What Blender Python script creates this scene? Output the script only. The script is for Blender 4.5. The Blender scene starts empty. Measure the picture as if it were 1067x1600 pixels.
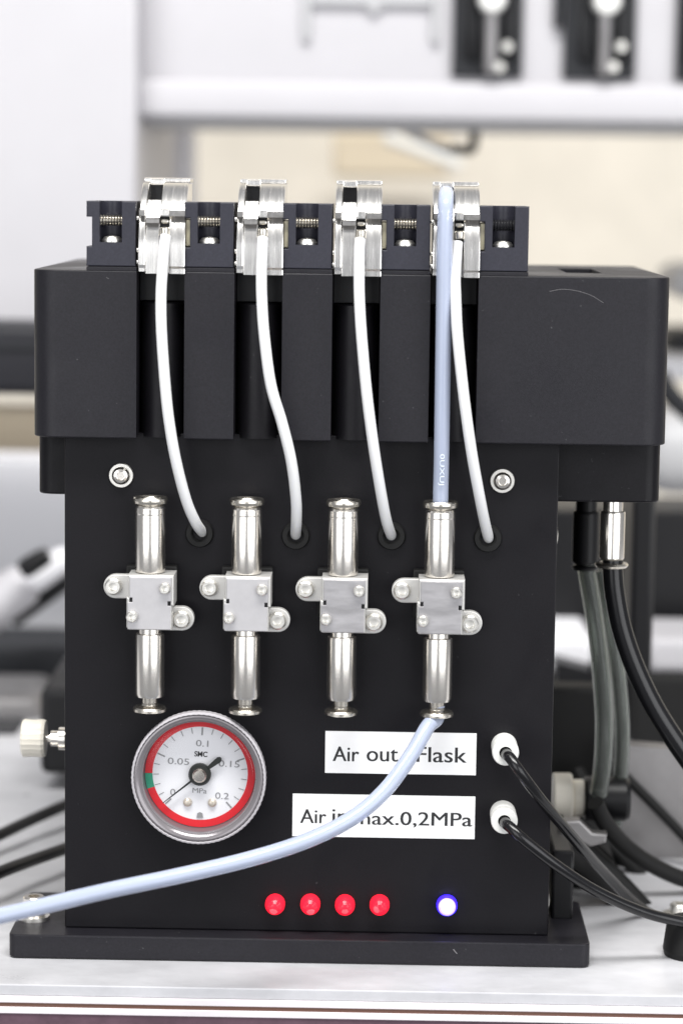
import bpy, bmesh, math, random
from mathutils import Vector, Matrix
random.seed(7)
C = bpy.context.scene.collection
scene = bpy.context.scene

# ------------------------------------------------------------------ camera
W, H, F = 1067.0, 1600.0, 4000.0
CX, CY = W / 2, H / 2
ROLL = math.radians(0.85)
yc = Vector((600 - CX, 295 - CY, F)).normalized()           # world +Y in camera axes (right, down, forward)
a = Vector((math.cos(ROLL), math.sin(ROLL), 0))
xc = Vector((a.x, a.y, -(a.x * yc.x + a.y * yc.y) / yc.z)).normalized()
zc = xc.cross(yc)
ZB = 0.0080                                                 # top of the instrument's base plate
D0 = 0.83
def cam2world(v): return Vector((xc.dot(v), yc.dot(v), zc.dot(v)))
def ray(px, py): return cam2world(Vector(((px - CX) / F, (py - CY) / F, 1.0)))
CAM = Vector((0, 0, ZB)) - ray(480, 1457) * D0
cd = bpy.data.cameras.new('camera')
cam = bpy.data.objects.new('camera', cd); C.objects.link(cam)
right, down, fwd = (cam2world(Vector(v)) for v in ((1, 0, 0), (0, 1, 0), (0, 0, 1)))
M = Matrix((right, -down, -fwd)).transposed().to_4x4(); M.translation = CAM
cam.matrix_world = M
cd.sensor_fit = 'HORIZONTAL'; cd.sensor_width = 24.0; cd.lens = F / W * 24.0
cd.clip_start = 0.01; cd.clip_end = 50
cd.dof.use_dof = True; cd.dof.focus_distance = 0.812; cd.dof.aperture_fstop = 7.2; cd.dof.aperture_blades = 7
scene.camera = cam
S = D0 / F                                                  # metres per photo pixel at the front plate

def P(px, py, Y=0.0):
    r = ray(px, py); return CAM + r * ((Y - CAM.y) / r.y)
def PZ(px, py, z=0.0):
    r = ray(px, py); return CAM + r * ((z - CAM.z) / r.z)

# ------------------------------------------------------------------ light
wd = bpy.data.worlds.new('World'); scene.world = wd; wd.use_nodes = True
wd.node_tree.nodes['Background'].inputs[0].default_value = (0.93, 0.95, 1.0, 1)
wd.node_tree.nodes['Background'].inputs[1].default_value = 0.26
def area(name, loc, target, sx, sy, power, col=(1, 1, 1)):
    l = bpy.data.lights.new(name, 'AREA'); l.shape = 'RECTANGLE'; l.size = sx; l.size_y = sy; l.energy = power; l.color = col
    o = bpy.data.objects.new(name, l); C.objects.link(o); o.location = loc
    o.rotation_euler = (Vector(target) - Vector(loc)).to_track_quat('-Z', 'Y').to_euler()
    return o
area('ceiling_lamp', (0.05, -0.55, 1.65), (0.0, -0.05, 0.05), 1.3, 0.5, 20, (1, 0.99, 0.97))
area('ceiling_lamp', (0.0, -1.1, 2.4), (0.0, 0.3, 0.2), 2.2, 0.5, 50, (1, 0.99, 0.97))
area('window_lamp', (-0.90, -1.65, 0.40), (0, 0, 0.15), 1.35, 1.3, 11.5, (0.97, 0.98, 1))
area('window_lamp', (1.15, -1.45, 0.40), (0, 0, 0.15), 1.7, 1.3, 17.5, (0.97, 0.98, 1))
scene.view_settings.view_transform = 'Standard'; scene.view_settings.look = 'None'
scene.view_settings.exposure = 0.32; scene.view_settings.gamma = 1.0
scene.cycles.max_bounces = 10; scene.cycles.transparent_max_bounces = 12
scene.cycles.caustics_reflective = False; scene.cycles.caustics_refractive = False
scene.cycles.sample_clamp_indirect = 6

# ------------------------------------------------------------------ materials
MATS = {}
def mat(name, col, rough=0.5, metal=0.0, noise=0.0, nscale=400, bump=0.0, bscale=900, trans=0.0, ior=1.45, emit=None, estr=0.0, coat=0.0,
        spec=0.5, stretch=None, sss=0.0, rvar=0.0, alpha=1.0):
    m = bpy.data.materials.new(name); m.use_nodes = True; nt = m.node_tree; b = nt.nodes['Principled BSDF']
    b.inputs['Base Color'].default_value = (*col, 1); b.inputs['Roughness'].default_value = rough; b.inputs['Metallic'].default_value = metal
    b.inputs['Transmission Weight'].default_value = trans; b.inputs['IOR'].default_value = ior; b.inputs['Coat Weight'].default_value = coat
    b.inputs['Specular IOR Level'].default_value = spec; b.inputs['Alpha'].default_value = alpha
    if sss:
        b.inputs['Subsurface Weight'].default_value = sss; b.inputs['Subsurface Radius'].default_value = (0.003, 0.003, 0.004)
        b.inputs['Subsurface Scale'].default_value = 1.0
    if emit:
        b.inputs['Emission Color'].default_value = (*emit, 1); b.inputs['Emission Strength'].default_value = estr
    if noise or bump or rvar:
        tc = nt.nodes.new('ShaderNodeTexCoord'); mp = nt.nodes.new('ShaderNodeMapping'); nt.links.new(tc.outputs['Object'], mp.inputs['Vector'])
        if stretch: mp.inputs['Scale'].default_value = stretch
    if noise or rvar:
        n = nt.nodes.new('ShaderNodeTexNoise'); n.inputs['Scale'].default_value = nscale; n.inputs['Detail'].default_value = 6; n.inputs['Roughness'].default_value = 0.7
        nt.links.new(mp.outputs[0], n.inputs['Vector'])
    if noise:
        r = nt.nodes.new('ShaderNodeMapRange'); r.inputs[1].default_value = 0.3; r.inputs[2].default_value = 0.7
        r.inputs[3].default_value = 1 - noise; r.inputs[4].default_value = 1 + noise
        nt.links.new(n.outputs[0], r.inputs[0])
        mx = nt.nodes.new('ShaderNodeVectorMath'); mx.operation = 'MULTIPLY'; mx.inputs[0].default_value = col
        nt.links.new(r.outputs[0], mx.inputs[1]); nt.links.new(mx.outputs[0], b.inputs['Base Color'])
    if rvar:
        r2 = nt.nodes.new('ShaderNodeMapRange'); r2.inputs[1].default_value = 0.3; r2.inputs[2].default_value = 0.7
        r2.inputs[3].default_value = max(0.02, rough - rvar); r2.inputs[4].default_value = rough + rvar
        nt.links.new(n.outputs[0], r2.inputs[0]); nt.links.new(r2.outputs[0], b.inputs['Roughness'])
    if bump:
        n2 = nt.nodes.new('ShaderNodeTexNoise'); n2.inputs['Scale'].default_value = bscale; n2.inputs['Detail'].default_value = 4
        nt.links.new(mp.outputs[0], n2.inputs['Vector'])
        bp = nt.nodes.new('ShaderNodeBump'); bp.inputs['Strength'].default_value = bump; bp.inputs['Distance'].default_value = 0.0002
        nt.links.new(n2.outputs[0], bp.inputs['Height']); nt.links.new(bp.outputs[0], b.inputs['Normal'])
    MATS[name] = m; return m
mat('anodised', (0.0120, 0.0114, 0.0148), 0.42, spec=0.32, noise=0.30, nscale=1700, bump=0.12, bscale=2500, rvar=0.05)
mat('anodised_panel', (0.0062, 0.0057, 0.0074), 0.5, spec=0.23, noise=0.35, nscale=1700, bump=0.10, bscale=2500, rvar=0.05)
mat('anodised_block', (0.027, 0.027, 0.037), 0.45, spec=0.36, noise=0.22, nscale=1700, bump=0.10, bscale=2500)
mat('black_gloss', (0.006, 0.006, 0.007), 0.22, noise=0.1)
mat('black_plastic', (0.005, 0.005, 0.006), 0.4, spec=0.35, bump=0.05)
mat('black_rubber', (0.008, 0.008, 0.008), 0.6, spec=0.3, bump=0.1)
mat('nickel', (0.87, 0.83, 0.77), 0.24, metal=1.0)
mat('nickel_dark', (0.68, 0.64, 0.57), 0.26, metal=1.0)
mat('steel', (0.88, 0.86, 0.83), 0.24, metal=1.0, noise=0.05, nscale=1500, stretch=(1, 0.05, 0.05), bump=0.03, bscale=1500, rvar=0.05)
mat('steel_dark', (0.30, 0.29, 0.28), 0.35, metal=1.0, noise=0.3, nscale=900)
mat('screw', (0.86, 0.84, 0.79), 0.36, metal=1.0, bump=0.05)
mat('cast_grey', (0.60, 0.59, 0.57), 0.5, metal=0.55, noise=0.05, nscale=250, bump=0.05, bscale=900)
mat('cast_cover_worn', (0.40, 0.39, 0.40), 0.40, metal=0.6, noise=0.16, nscale=260, stretch=(0.25, 1, 1), bump=0.08, bscale=500, rvar=0.08)
mat('cast_cover', (0.50, 0.49, 0.50), 0.48, metal=0.5, noise=0.06, nscale=160, bump=0.04, bscale=700)
mat('thread', (0.50, 0.47, 0.42), 0.3, metal=1.0)
mat('thread_dark', (0.012, 0.012, 0.014), 0.4)
mat('cream', (0.72, 0.66, 0.48), 0.5)
mat('white_cable', (0.80, 0.80, 0.80), 0.42, sss=0.15)
mat('white_plastic', (0.80, 0.80, 0.77), 0.4)
mat('ivory_plastic', (0.76, 0.72, 0.63), 0.35)
mat('milky_tube', (0.71, 0.79, 1.0), 0.10, trans=0.50, ior=1.34)
mat('tube_print', (0.72, 0.78, 0.84), 0.5)
mat('label_white', (0.84, 0.84, 0.84), 0.5, noise=0.02, nscale=120)
mat('ink', (0.018, 0.018, 0.020), 0.6)
mat('ink_grey', (0.27, 0.27, 0.27), 0.6)
mat('dial_white', (0.82, 0.82, 0.83), 0.5)
mat('dial_red', (0.72, 0.015, 0.025), 0.45)
mat('dial_green', (0.03, 0.32, 0.19), 0.45)
mat('gauge_case', (0.13, 0.12, 0.127), 0.3)
mat('gauge_bezel', (0.22, 0.205, 0.215), 0.22, metal=0.35)
mat('gauge_rim', (0.45, 0.43, 0.45), 0.28, bump=0.3, bscale=1500)
mat('clear', (1, 1, 1), 0.05)
_nt = MATS['clear'].node_tree; _t = _nt.nodes.new('ShaderNodeBsdfTransparent'); _t.inputs[0].default_value = (0.96, 0.96, 0.97, 1); _m = _nt.nodes.new('ShaderNodeMixShader')
_g = _nt.nodes.new('ShaderNodeBsdfGlossy'); _g.inputs['Roughness'].default_value = 0.15
_m.inputs[0].default_value = 0.035; _nt.links.new(_t.outputs[0], _m.inputs[1]); _nt.links.new(_g.outputs[0], _m.inputs[2])
_nt.links.new(_m.outputs[0], _nt.nodes['Material Output'].inputs[0])
mat('needle', (0.010, 0.012, 0.010), 0.4)
mat('pearl', (0.66, 0.60, 0.50), 0.3, metal=0.4)
mat('led_red', (0.45, 0.01, 0.02), 0.2, emit=(1.0, 0.010, 0.030), estr=1.25, noise=0.0)
mat('led_red_core', (0.5, 0.03, 0.04), 0.3, emit=(1.0, 0.05, 0.07), estr=1.5)
mat('led_blue', (0.01, 0.01, 0.4), 0.3, emit=(0.03, 0.01, 1.0), estr=3.0)
mat('led_blue_lens', (0.4, 0.35, 0.8), 0.2, emit=(0.42, 0.30, 1.0), estr=1.3)
mat('led_blue_core', (0.9, 0.9, 1), 0.2, emit=(0.93, 0.95, 1.0), estr=5.0)
mat('worktop', (0.50, 0.50, 0.52), 0.34, noise=0.20, nscale=22, stretch=(0.6, 1, 1), rvar=0.10, coat=0.15)
mat('worktop_edge', (0.50, 0.50, 0.52), 0.25, metal=0.5, noise=0.12, nscale=40)
mat('laminate', (0.74, 0.70, 0.72), 0.4, noise=0.05, nscale=60)
mat('brown_gap', (0.14, 0.07, 0.05), 0.7)
mat('plum', (0.10, 0.055, 0.075), 0.6, noise=0.3, nscale=80)
mat('machine_white', (0.51, 0.50, 0.52), 0.4, noise=0.02, nscale=20)
mat('machine_grey', (0.45, 0.45, 0.46), 0.45)
mat('wall_beige', (0.76, 0.705, 0.61), 0.8, noise=0.10, nscale=9)
mat('beige_dark', (0.66, 0.57, 0.43), 0.8)
mat('panel_grey', (0.78, 0.775, 0.80), 0.6)
mat('charcoal', (0.016, 0.017, 0.020), 0.5, spec=0.35)
mat('rail_black', (0.016, 0.016, 0.020), 0.5, spec=0.3)
mat('clear_hose', (0.40, 0.43, 0.40), 0.12, trans=0.8, ior=1.25)
mat('dull_steel', (0.30, 0.29, 0.29), 0.40, metal=0.8, noise=0.2, nscale=20)
mat('scratch', (0.16, 0.155, 0.16), 0.5)

for nm, thr, amt in (('anodised', 0.73, 0.08), ('anodised_panel', 0.73, 0.06), ('anodised_block', 0.74, 0.10)):
    nt = MATS[nm].node_tree; b = nt.nodes['Principled BSDF']; src = b.inputs['Base Color'].links[0].from_socket
    tc = nt.nodes.new('ShaderNodeTexCoord'); n = nt.nodes.new('ShaderNodeTexNoise'); n.inputs['Scale'].default_value = 520; n.inputs['Detail'].default_value = 3
    nt.links.new(tc.outputs['Object'], n.inputs['Vector'])
    r = nt.nodes.new('ShaderNodeMapRange'); r.inputs[1].default_value = thr; r.inputs[2].default_value = thr + 0.06; nt.links.new(n.outputs[0], r.inputs[0])
    mx = nt.nodes.new('ShaderNodeMixRGB'); nt.links.new(r.outputs[0], mx.inputs[0]); nt.links.new(src, mx.inputs[1]); mx.inputs[2].default_value = (amt, amt, amt * 1.05, 1)
    nt.links.new(mx.outputs[0], b.inputs['Base Color'])
    n3 = nt.nodes.new('ShaderNodeTexNoise'); n3.inputs['Scale'].default_value = 38; n3.inputs['Detail'].default_value = 5; n3.inputs['Distortion'].default_value = 0.6
    nt.links.new(tc.outputs['Object'], n3.inputs['Vector'])
    r3 = nt.nodes.new('ShaderNodeMapRange'); r3.inputs[1].default_value = 0.42; r3.inputs[2].default_value = 0.68; r3.inputs[3].default_value = 0.50; r3.inputs[4].default_value = 0.34
    nt.links.new(n3.outputs[0], r3.inputs[0]); nt.links.new(r3.outputs[0], b.inputs['Roughness'])   # handling marks in the sheen

# ------------------------------------------------------------------ builders
def setp(o, label=None, cat=None, group=None, kind=None):
    for k, v in (('label', label), ('category', cat), ('group', group), ('kind', kind)):
        if v: o[k] = v
    return o
def obj(name, bm, m, parent=None, smooth=20.5):
    me = bpy.data.meshes.new(name)
    bmesh.ops.recalc_face_normals(bm, faces=bm.faces); bm.to_mesh(me); bm.free()
    me.materials.append(MATS[m]) if isinstance(m, str) else me.materials.append(m)
    if smooth:
        for p in me.polygons: p.use_smooth = True
        me.set_sharp_from_angle(angle=math.radians(smooth))
    o = bpy.data.objects.new(name, me); C.objects.link(o)
    if parent: attach(o, parent)
    return o
def attach(o, parent):
    o.parent = parent
    if parent.type == 'EMPTY': o.matrix_parent_inverse = Matrix.Translation(-Vector(parent.location))
def thing(name, loc, label, cat, group=None):
    o = bpy.data.objects.new(name, None); C.objects.link(o); o.location = loc; o.empty_display_size = 0.01
    return setp(o, label, cat, group)
def dup(o, dx, parent=None):
    """copy of a part (and its sub-parts) shifted along X"""
    c = o.copy(); C.objects.link(c); c.parent = None; c.matrix_parent_inverse = Matrix.Identity(4)
    par = parent or o.parent
    c.location = (dx, 0, 0); attach(c, par)
    for ch in list(o.children):
        k = ch.copy(); C.objects.link(k); k.parent = c
    return c
def box(x0, x1, y0, y1, z0, z1, bev=0.0, seg=2, bm=None):
    bm = bm or bmesh.new()
    x0, x1 = sorted((x0, x1)); y0, y1 = sorted((y0, y1)); z0, z1 = sorted((z0, z1))
    b2 = bmesh.new()
    vs = [b2.verts.new((x, y, z)) for x in (x0, x1) for y in (y0, y1) for z in (z0, z1)]
    for f in ((0, 1, 3, 2), (4, 6, 7, 5), (0, 4, 5, 1), (2, 3, 7, 6), (0, 2, 6, 4), (1, 5, 7, 3)): b2.faces.new([vs[i] for i in f])
    bmesh.ops.recalc_face_normals(b2, faces=b2.faces)
    if bev: bmesh.ops.bevel(b2, geom=b2.edges[:], offset=bev, segments=seg, affect='EDGES', profile=0.5)
    return merge(bm, b2)
def merge(bm, b2):
    me = bpy.data.meshes.new('tmp'); b2.to_mesh(me); b2.free(); bm.from_mesh(me); bpy.data.meshes.remove(me); return bm
def pbox(x0, y0, x1, y1, Yf, Yb, bev=0.0, bm=None, seg=2):
    """box whose front face covers these photo pixels at depth Yf"""
    xm, ym = (x0 + x1) / 2, (y0 + y1) / 2
    return box(P(x0, ym, Yf).x, P(x1, ym, Yf).x, Yf, Yb, P(xm, y0, Yf).z, P(xm, y1, Yf).z, bev, seg, bm)
def prism(poly, axis, lo, hi, bev=0.0, seg=2, bm=None):
    """poly: 2-D points; axis 'x': (y,z), 'y': (x,z), 'z': (x,y); extruded lo..hi"""
    b2 = bmesh.new()
    def mk(p, t): return {'x': (t, p[0], p[1]), 'y': (p[0], t, p[1]), 'z': (p[0], p[1], t)}[axis]
    A = [b2.verts.new(mk(p, lo)) for p in poly]; B = [b2.verts.new(mk(p, hi)) for p in poly]
    n = len(poly)
    f1 = b2.faces.new(A); f2 = b2.faces.new(B[::-1])
    for i in range(n): b2.faces.new((A[i], B[i], B[(i + 1) % n], A[(i + 1) % n]))
    bmesh.ops.recalc_face_normals(b2, faces=b2.faces)
    if bev:
        es = set(f1.edges) | set(f2.edges)
        bmesh.ops.bevel(b2, geom=list(es), offset=bev, segments=seg, affect='EDGES', profile=0.5)
    return merge(bm or bmesh.new(), b2)
def basis(A):
    A = Vector(A).normalized(); u = Vector((0, 0, 1)) if abs(A.z) < 0.9 else Vector((1, 0, 0))
    u = (u - A * A.dot(u)).normalized(); return A, u, A.cross(u)
def lathe(prof, O, A, segs=40, bm=None, knurl=0.0):
    """prof: (radius, distance along A)"""
    b2 = bmesh.new(); A, u, v = basis(A); O = Vector(O); rings = []
    for r, t in prof:
        if r <= 1e-7: rings.append([b2.verts.new(O + A * t)]); continue
        rg = []
        for i in range(segs):
            th = 2 * math.pi * i / segs; rr = r * (1 - (knurl if i % 2 else 0))
            rg.append(b2.verts.new(O + A * t + (u * math.cos(th) + v * math.sin(th)) * rr))
        rings.append(rg)
    for p, q in zip(rings, rings[1:]):
        for i in range(segs):
            j = (i + 1) % segs
            if len(p) == 1 and len(q) == 1: continue
            if len(p) == 1: b2.faces.new((p[0], q[i], q[j]))
            elif len(q) == 1: b2.faces.new((p[i], p[j], q[0]))
            else: b2.faces.new((p[i], p[j], q[j], q[i]))
    bmesh.ops.recalc_face_normals(b2, faces=b2.faces)
    return merge(bm or bmesh.new(), b2)
def spline(pts, n=10):
    pts = [Vector(p) for p in pts]; Q = [pts[0] * 2 - pts[1]] + pts + [pts[-1] * 2 - pts[-2]]; out = []
    for i in range(1, len(Q) - 2):
        for k in range(n):
            t = k / n; p0, p1, p2, p3 = Q[i - 1:i + 3]
            out.append(0.5 * (2 * p1 + (p2 - p0) * t + (2 * p0 - 5 * p1 + 4 * p2 - p3) * t * t + (3 * p1 - p0 - 3 * p2 + p3) * t ** 3))
    return out + [pts[-1]]
def sweep(pts, r, segs=18, n=10, cap=True, r2=None, bore=0.0):
    path = spline(pts, n); b2 = bmesh.new(); rings = []; T = (path[1] - path[0]).normalized(); _, u, v = basis(T); N = len(path)
    for i, p in enumerate(path):
        T = (path[min(i + 1, N - 1)] - path[max(i - 1, 0)]).normalized()
        u = (u - T * T.dot(u)).normalized(); v = T.cross(u); rr = r if r2 is None else r + (r2 - r) * i / (N - 1)
        rings.append([b2.verts.new(p + (u * math.cos(2 * math.pi * k / segs) + v * math.sin(2 * math.pi * k / segs)) * rr) for k in range(segs)])
    for p, q in zip(rings, rings[1:]):
        for k in range(segs): b2.faces.new((p[k], p[(k + 1) % segs], q[(k + 1) % segs], q[k]))
    if bore:
        inner = []
        for i, p in enumerate(path): inner.append([b2.verts.new(p + (v_.co - p) * bore) for v_ in rings[i]])
        for p, q in zip(inner, inner[1:]):
            for k in range(segs): b2.faces.new((q[k], q[(k + 1) % segs], p[(k + 1) % segs], p[k]))
        for o_, i_ in ((rings[0], inner[0]), (rings[-1], inner[-1])):
            for k in range(segs): b2.faces.new((o_[k], o_[(k + 1) % segs], i_[(k + 1) % segs], i_[k]))
    elif cap: b2.faces.new(rings[0][::-1]); b2.faces.new(rings[-1])
    return b2
def cut(o, cutters):
    """boolean difference, applied"""
    for bmc in cutters:
        c = obj('cutter', bmc, 'anodised'); md = o.modifiers.new('cut', 'BOOLEAN'); md.operation = 'DIFFERENCE'; md.solver = 'EXACT'; md.object = c
        dg = bpy.context.evaluated_depsgraph_get(); me = bpy.data.meshes.new_from_object(o.evaluated_get(dg))
        o.modifiers.clear(); old = o.data; o.data = me; bpy.data.meshes.remove(old); bpy.data.objects.remove(c)
    for p in o.data.polygons: p.use_smooth = True
    o.data.set_sharp_from_angle(angle=math.radians(20.5))
    return o
def text(name, body, x0, yb, x1, yt, Y, m, parent, rot=0.0, bold=0.0, heavy=0.0):
    """flat lettering facing -Y that fills photo pixels x0..x1 by yb..yt (baseline box) at depth Y"""
    cu = bpy.data.curves.new(name, 'FONT'); cu.body = body; cu.size = 1.0; cu.offset = bold; cu.resolution_u = 4
    t = bpy.data.objects.new('tmp_text', cu); C.objects.link(t); bpy.context.view_layer.update()
    me = bpy.data.meshes.new_from_object(t.evaluated_get(bpy.context.evaluated_depsgraph_get()))
    bpy.data.objects.remove(t); bpy.data.curves.remove(cu)
    xs = [v.co.x for v in me.vertices]; ys = [v.co.y for v in me.vertices]; ax, bx, ay, by = min(xs), max(xs), min(ys), max(ys)
    c = P((x0 + x1) / 2, (yb + yt) / 2, Y); w = (x1 - x0) * S; h = (yb - yt) * S
    for v in me.vertices:
        lx = ((v.co.x - ax) / (bx - ax) - 0.5) * w; lz = ((v.co.y - ay) / (by - ay) - 0.5) * h
        v.co = (c.x + lx * math.cos(rot) + lz * math.sin(rot), Y, c.z - lx * math.sin(rot) + lz * math.cos(rot))
    if heavy:
        bm = bmesh.new(); bm.from_mesh(me); n0 = bm.verts[:]
        d = bmesh.ops.duplicate(bm, geom=bm.verts[:] + bm.edges[:] + bm.faces[:])
        for v in d['geom']:
            if isinstance(v, bmesh.types.BMVert): v.co.x += heavy; v.co.y -= 0.000008
        bm.to_mesh(me); bm.free()
    me.materials.clear(); me.materials.append(MATS[m])
    o = bpy.data.objects.new(name, me); C.objects.link(o); attach(o, parent); return o
def arc(cx, cy, r, a0, a1, n=8): return [(cx + r * math.cos(a0 + (a1 - a0) * i / n), cy + r * math.sin(a0 + (a1 - a0) * i / n)) for i in range(n + 1)]
def rrect(x0, x1, y0, y1, rf, rb=0.002):
    """rounded rectangle in plan, front (low y) corners radius rf"""
    h = math.pi / 2
    return arc(x1 - rb, y1 - rb, rb, 0, h) + arc(x0 + rb, y1 - rb, rb, h, 2 * h) + arc(x0 + rf, y0 + rf, rf, 2 * h, 3 * h) + arc(x1 - rf, y0 + rf, rf, 3 * h, 4 * h)

# ------------------------------------------------------------------ worktop and background
FE = PZ(533, 1548).y                                         # front edge of the metal sheet
wt = obj('worktop', box(-1.2, 1.2, FE, 0.62, -0.0036, 0, 0.0004, 2), 'worktop'); setp(wt, 'pale brushed metal worktop the black instrument stands on', 'worktop', kind='structure')
obj('worktop_edge', box(-1.2, 1.2, FE - 0.0006, 0.6, -0.0058, -0.00362, 0.0003), 'laminate', wt)
obj('worktop_edge', box(-1.2, 1.2, FE - 0.0001, 0.6, -0.0071, -0.00582), 'brown_gap', wt)
obj('worktop_edge', box(-1.2, 1.2, FE - 0.0008, 0.6, -0.0092, -0.00712, 0.0003), 'laminate', wt)
obj('worktop_apron', box(-1.2, 1.2, FE - 0.0003, 0.6, -0.08, -0.00922), 'plum', wt)
bw = obj('back_wall', box(-1.6, 1.9, 1.25, 1.29, -0.3, 1.9), 'wall_beige'); setp(bw, 'beige wall far behind the instrument', 'wall', kind='structure')

YC = 0.55                                                    # white machine behind, above the instrument
wm = thing('laboratory_machine', P(640, 190, YC), 'large white laboratory machine housing with black knob modules above the black instrument', 'machine')
hz0, hz1 = P(640, 186, YC).z, P(640, -200, YC).z
hx0, hx1 = P(217, 100, YC).x, P(1500, 100, YC).x
hs = obj('housing', box(hx0, hx1, YC, YC + 0.16, hz0, hz1, 0.004, 3), 'machine_white', wm)
obj('lower_lip', box(hx0, hx1, YC - 0.010, YC - 0.0005, hz0 - 0.001, P(640, 128, YC).z, 0.004, 3), 'machine_white', wm)
obj('underside_shade', box(hx0 + 0.003, hx1, YC + 0.004, YC + 0.15, hz0 - 0.004, hz0 - 0.0005), 'machine_grey', wm)  # grey strip put in as the shadow under the housing
obj('raised_frame', pbox(472, -40, 486, 62, YC - 0.004, YC - 0.0005, 0.001), 'machine_grey', wm)
obj('raised_frame', pbox(674, -40, 688, 66, YC - 0.004, YC - 0.0005, 0.001), 'machine_grey', wm)
obj('raised_frame', pbox(486, -14, 674, 7, YC - 0.004, YC - 0.0005, 0.001), 'machine_grey', wm)
obj('pointer', prism([(P(570, 7, YC).x, P(570, 7.5, YC).z), (P(584, 22, YC).x, P(584, 22, YC).z), (P(598, 7, YC).x, P(598, 7.5, YC).z)], 'y', YC - 0.004, YC - 0.0005), 'machine_grey', wm)
def module(x0, x1, yb, kx, ky):
    mo = obj('knob_module', pbox(x0, -90, x1, yb, YC - 0.006, YC - 0.0006, 0.001), 'charcoal', wm)
    w = x1 - x0
    r = obj('guide_rod', pbox(kx - 10, -80, kx + 10, yb - 4, YC - 0.016, YC - 0.007, 0.003), 'dull_steel', mo)
    for sx in (-30, 30): obj('rail', pbox(kx + sx - 12, -80, kx + sx + 12, yb - 28, YC - 0.010, YC - 0.0065, 0.002), 'black_gloss', mo)
    obj('knob', lathe([(0, 0), (0.0050, 0), (0.0068, 0.002), (0.0072, 0.010), (0.006, 0.014), (0, 0.015)], P(kx, ky, YC - 0.016), (0, -1, 0)), 'white_plastic', mo)
    for sx, sy in ((24, 72), (12, 104)): obj('screw', lathe([(0.0026, 0), (0.0026, 0.002), (0, 0.0022)], P(kx + sx, sy, YC - 0.012), (0, -1, 0), 16), 'screw', mo)
module(708, 818, 120, 768, 0); module(882, 995, 123, 946, 3); module(1058, 1170, 126, 1114, 5)
obj('side_block', pbox(866, -60, 880, 42, YC - 0.006, YC - 0.0006, 0.001), 'charcoal', wm)
sp = obj('side_panel', pbox(-500, -300, 214, 503, YC - 0.03, YC + 0.25, 0.003), 'machine_white'); setp(sp, 'tall plain white side panel above the black rail', 'panel')
obj('corner_post', pbox(240, 190, 298, 900, 0.78, 0.83, 0.004), 'panel_grey')
setp(bpy.data.objects['corner_post'], 'blurred grey post under the white machine housing', 'post')
hk = obj('cable_hook', sweep([P(742, 185, 0.62), P(741, 215, 0.62), P(737, 232, 0.62), P(722, 234, 0.62), P(704, 231, 0.62)], 0.0027, 12), 'black_plastic'); setp(hk, 'black hook hanging under the white machine housing', 'hook')
cb = obj('grey_cable', sweep([P(560, 182, 0.63), P(615, 195, 0.63), P(655, 214, 0.63), P(700, 234, 0.63), P(712, 233, 0.63)], 0.0022, 12), 'machine_grey'); setp(cb, 'grey cable sagging under the white machine housing to the hook', 'cable')
fb = obj('tan_carton', pbox(520, 205, 702, 276, 1.05, 1.2, 0.004), 'beige_dark'); setp(fb, 'blurred tan carton behind, under the white machine housing', 'carton')
sl = obj('white_lath', sweep([P(600, 213, 0.95), P(720, 258, 0.95)], 0.004, 10, 2), 'white_plastic'); setp(sl, 'slanted white lath in front of the tan carton', 'lath')

# left of the instrument
rl = obj('rail', pbox(-300, 506, 300, 617, 0.42, 0.47, 0.006, seg=4), 'rail_black'); setp(rl, 'horizontal black rail below the white side panel', 'rail')
obj('rail_groove', pbox(-300, 537, 300, 545, 0.4185, 0.4199, 0.0004), 'charcoal', rl)
lw = obj('low_partition', pbox(-300, 716, 300, 1010, 0.52, 0.56, 0.003), 'panel_grey'); setp(lw, 'pale grey partition behind the instrument below the rail', 'partition')
lb = obj('beige_ledge', pbox(-300, 640, 300, 720, 0.60, 0.64, 0.003), 'beige_dark'); setp(lb, 'beige ledge between black rail and grey partition', 'ledge')
dk = obj('dark_cabinet', pbox(-300, 1010, 240, 1098, 0.44, 0.50, 0.003), 'charcoal'); setp(dk, 'dark grey cabinet front below the grey partition', 'cabinet')
tr = obj('grey_tray', pbox(-300, 1086, 64, 1165, 0.36, 0.42, 0.006), 'dull_steel'); setp(tr, 'grey tray beside the thumb knob', 'tray')
bx = obj('black_case', pbox(62, 1078, 240, 1212, 0.22, 0.30, 0.003), 'black_plastic'); setp(bx, 'black case standing behind the thumb knob', 'case')
b2_ = obj('charcoal_case', pbox(-300, 1150, 50, 1240, 0.32, 0.40, 0.01), 'charcoal'); setp(b2_, 'charcoal case below the grey tray', 'case')
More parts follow.
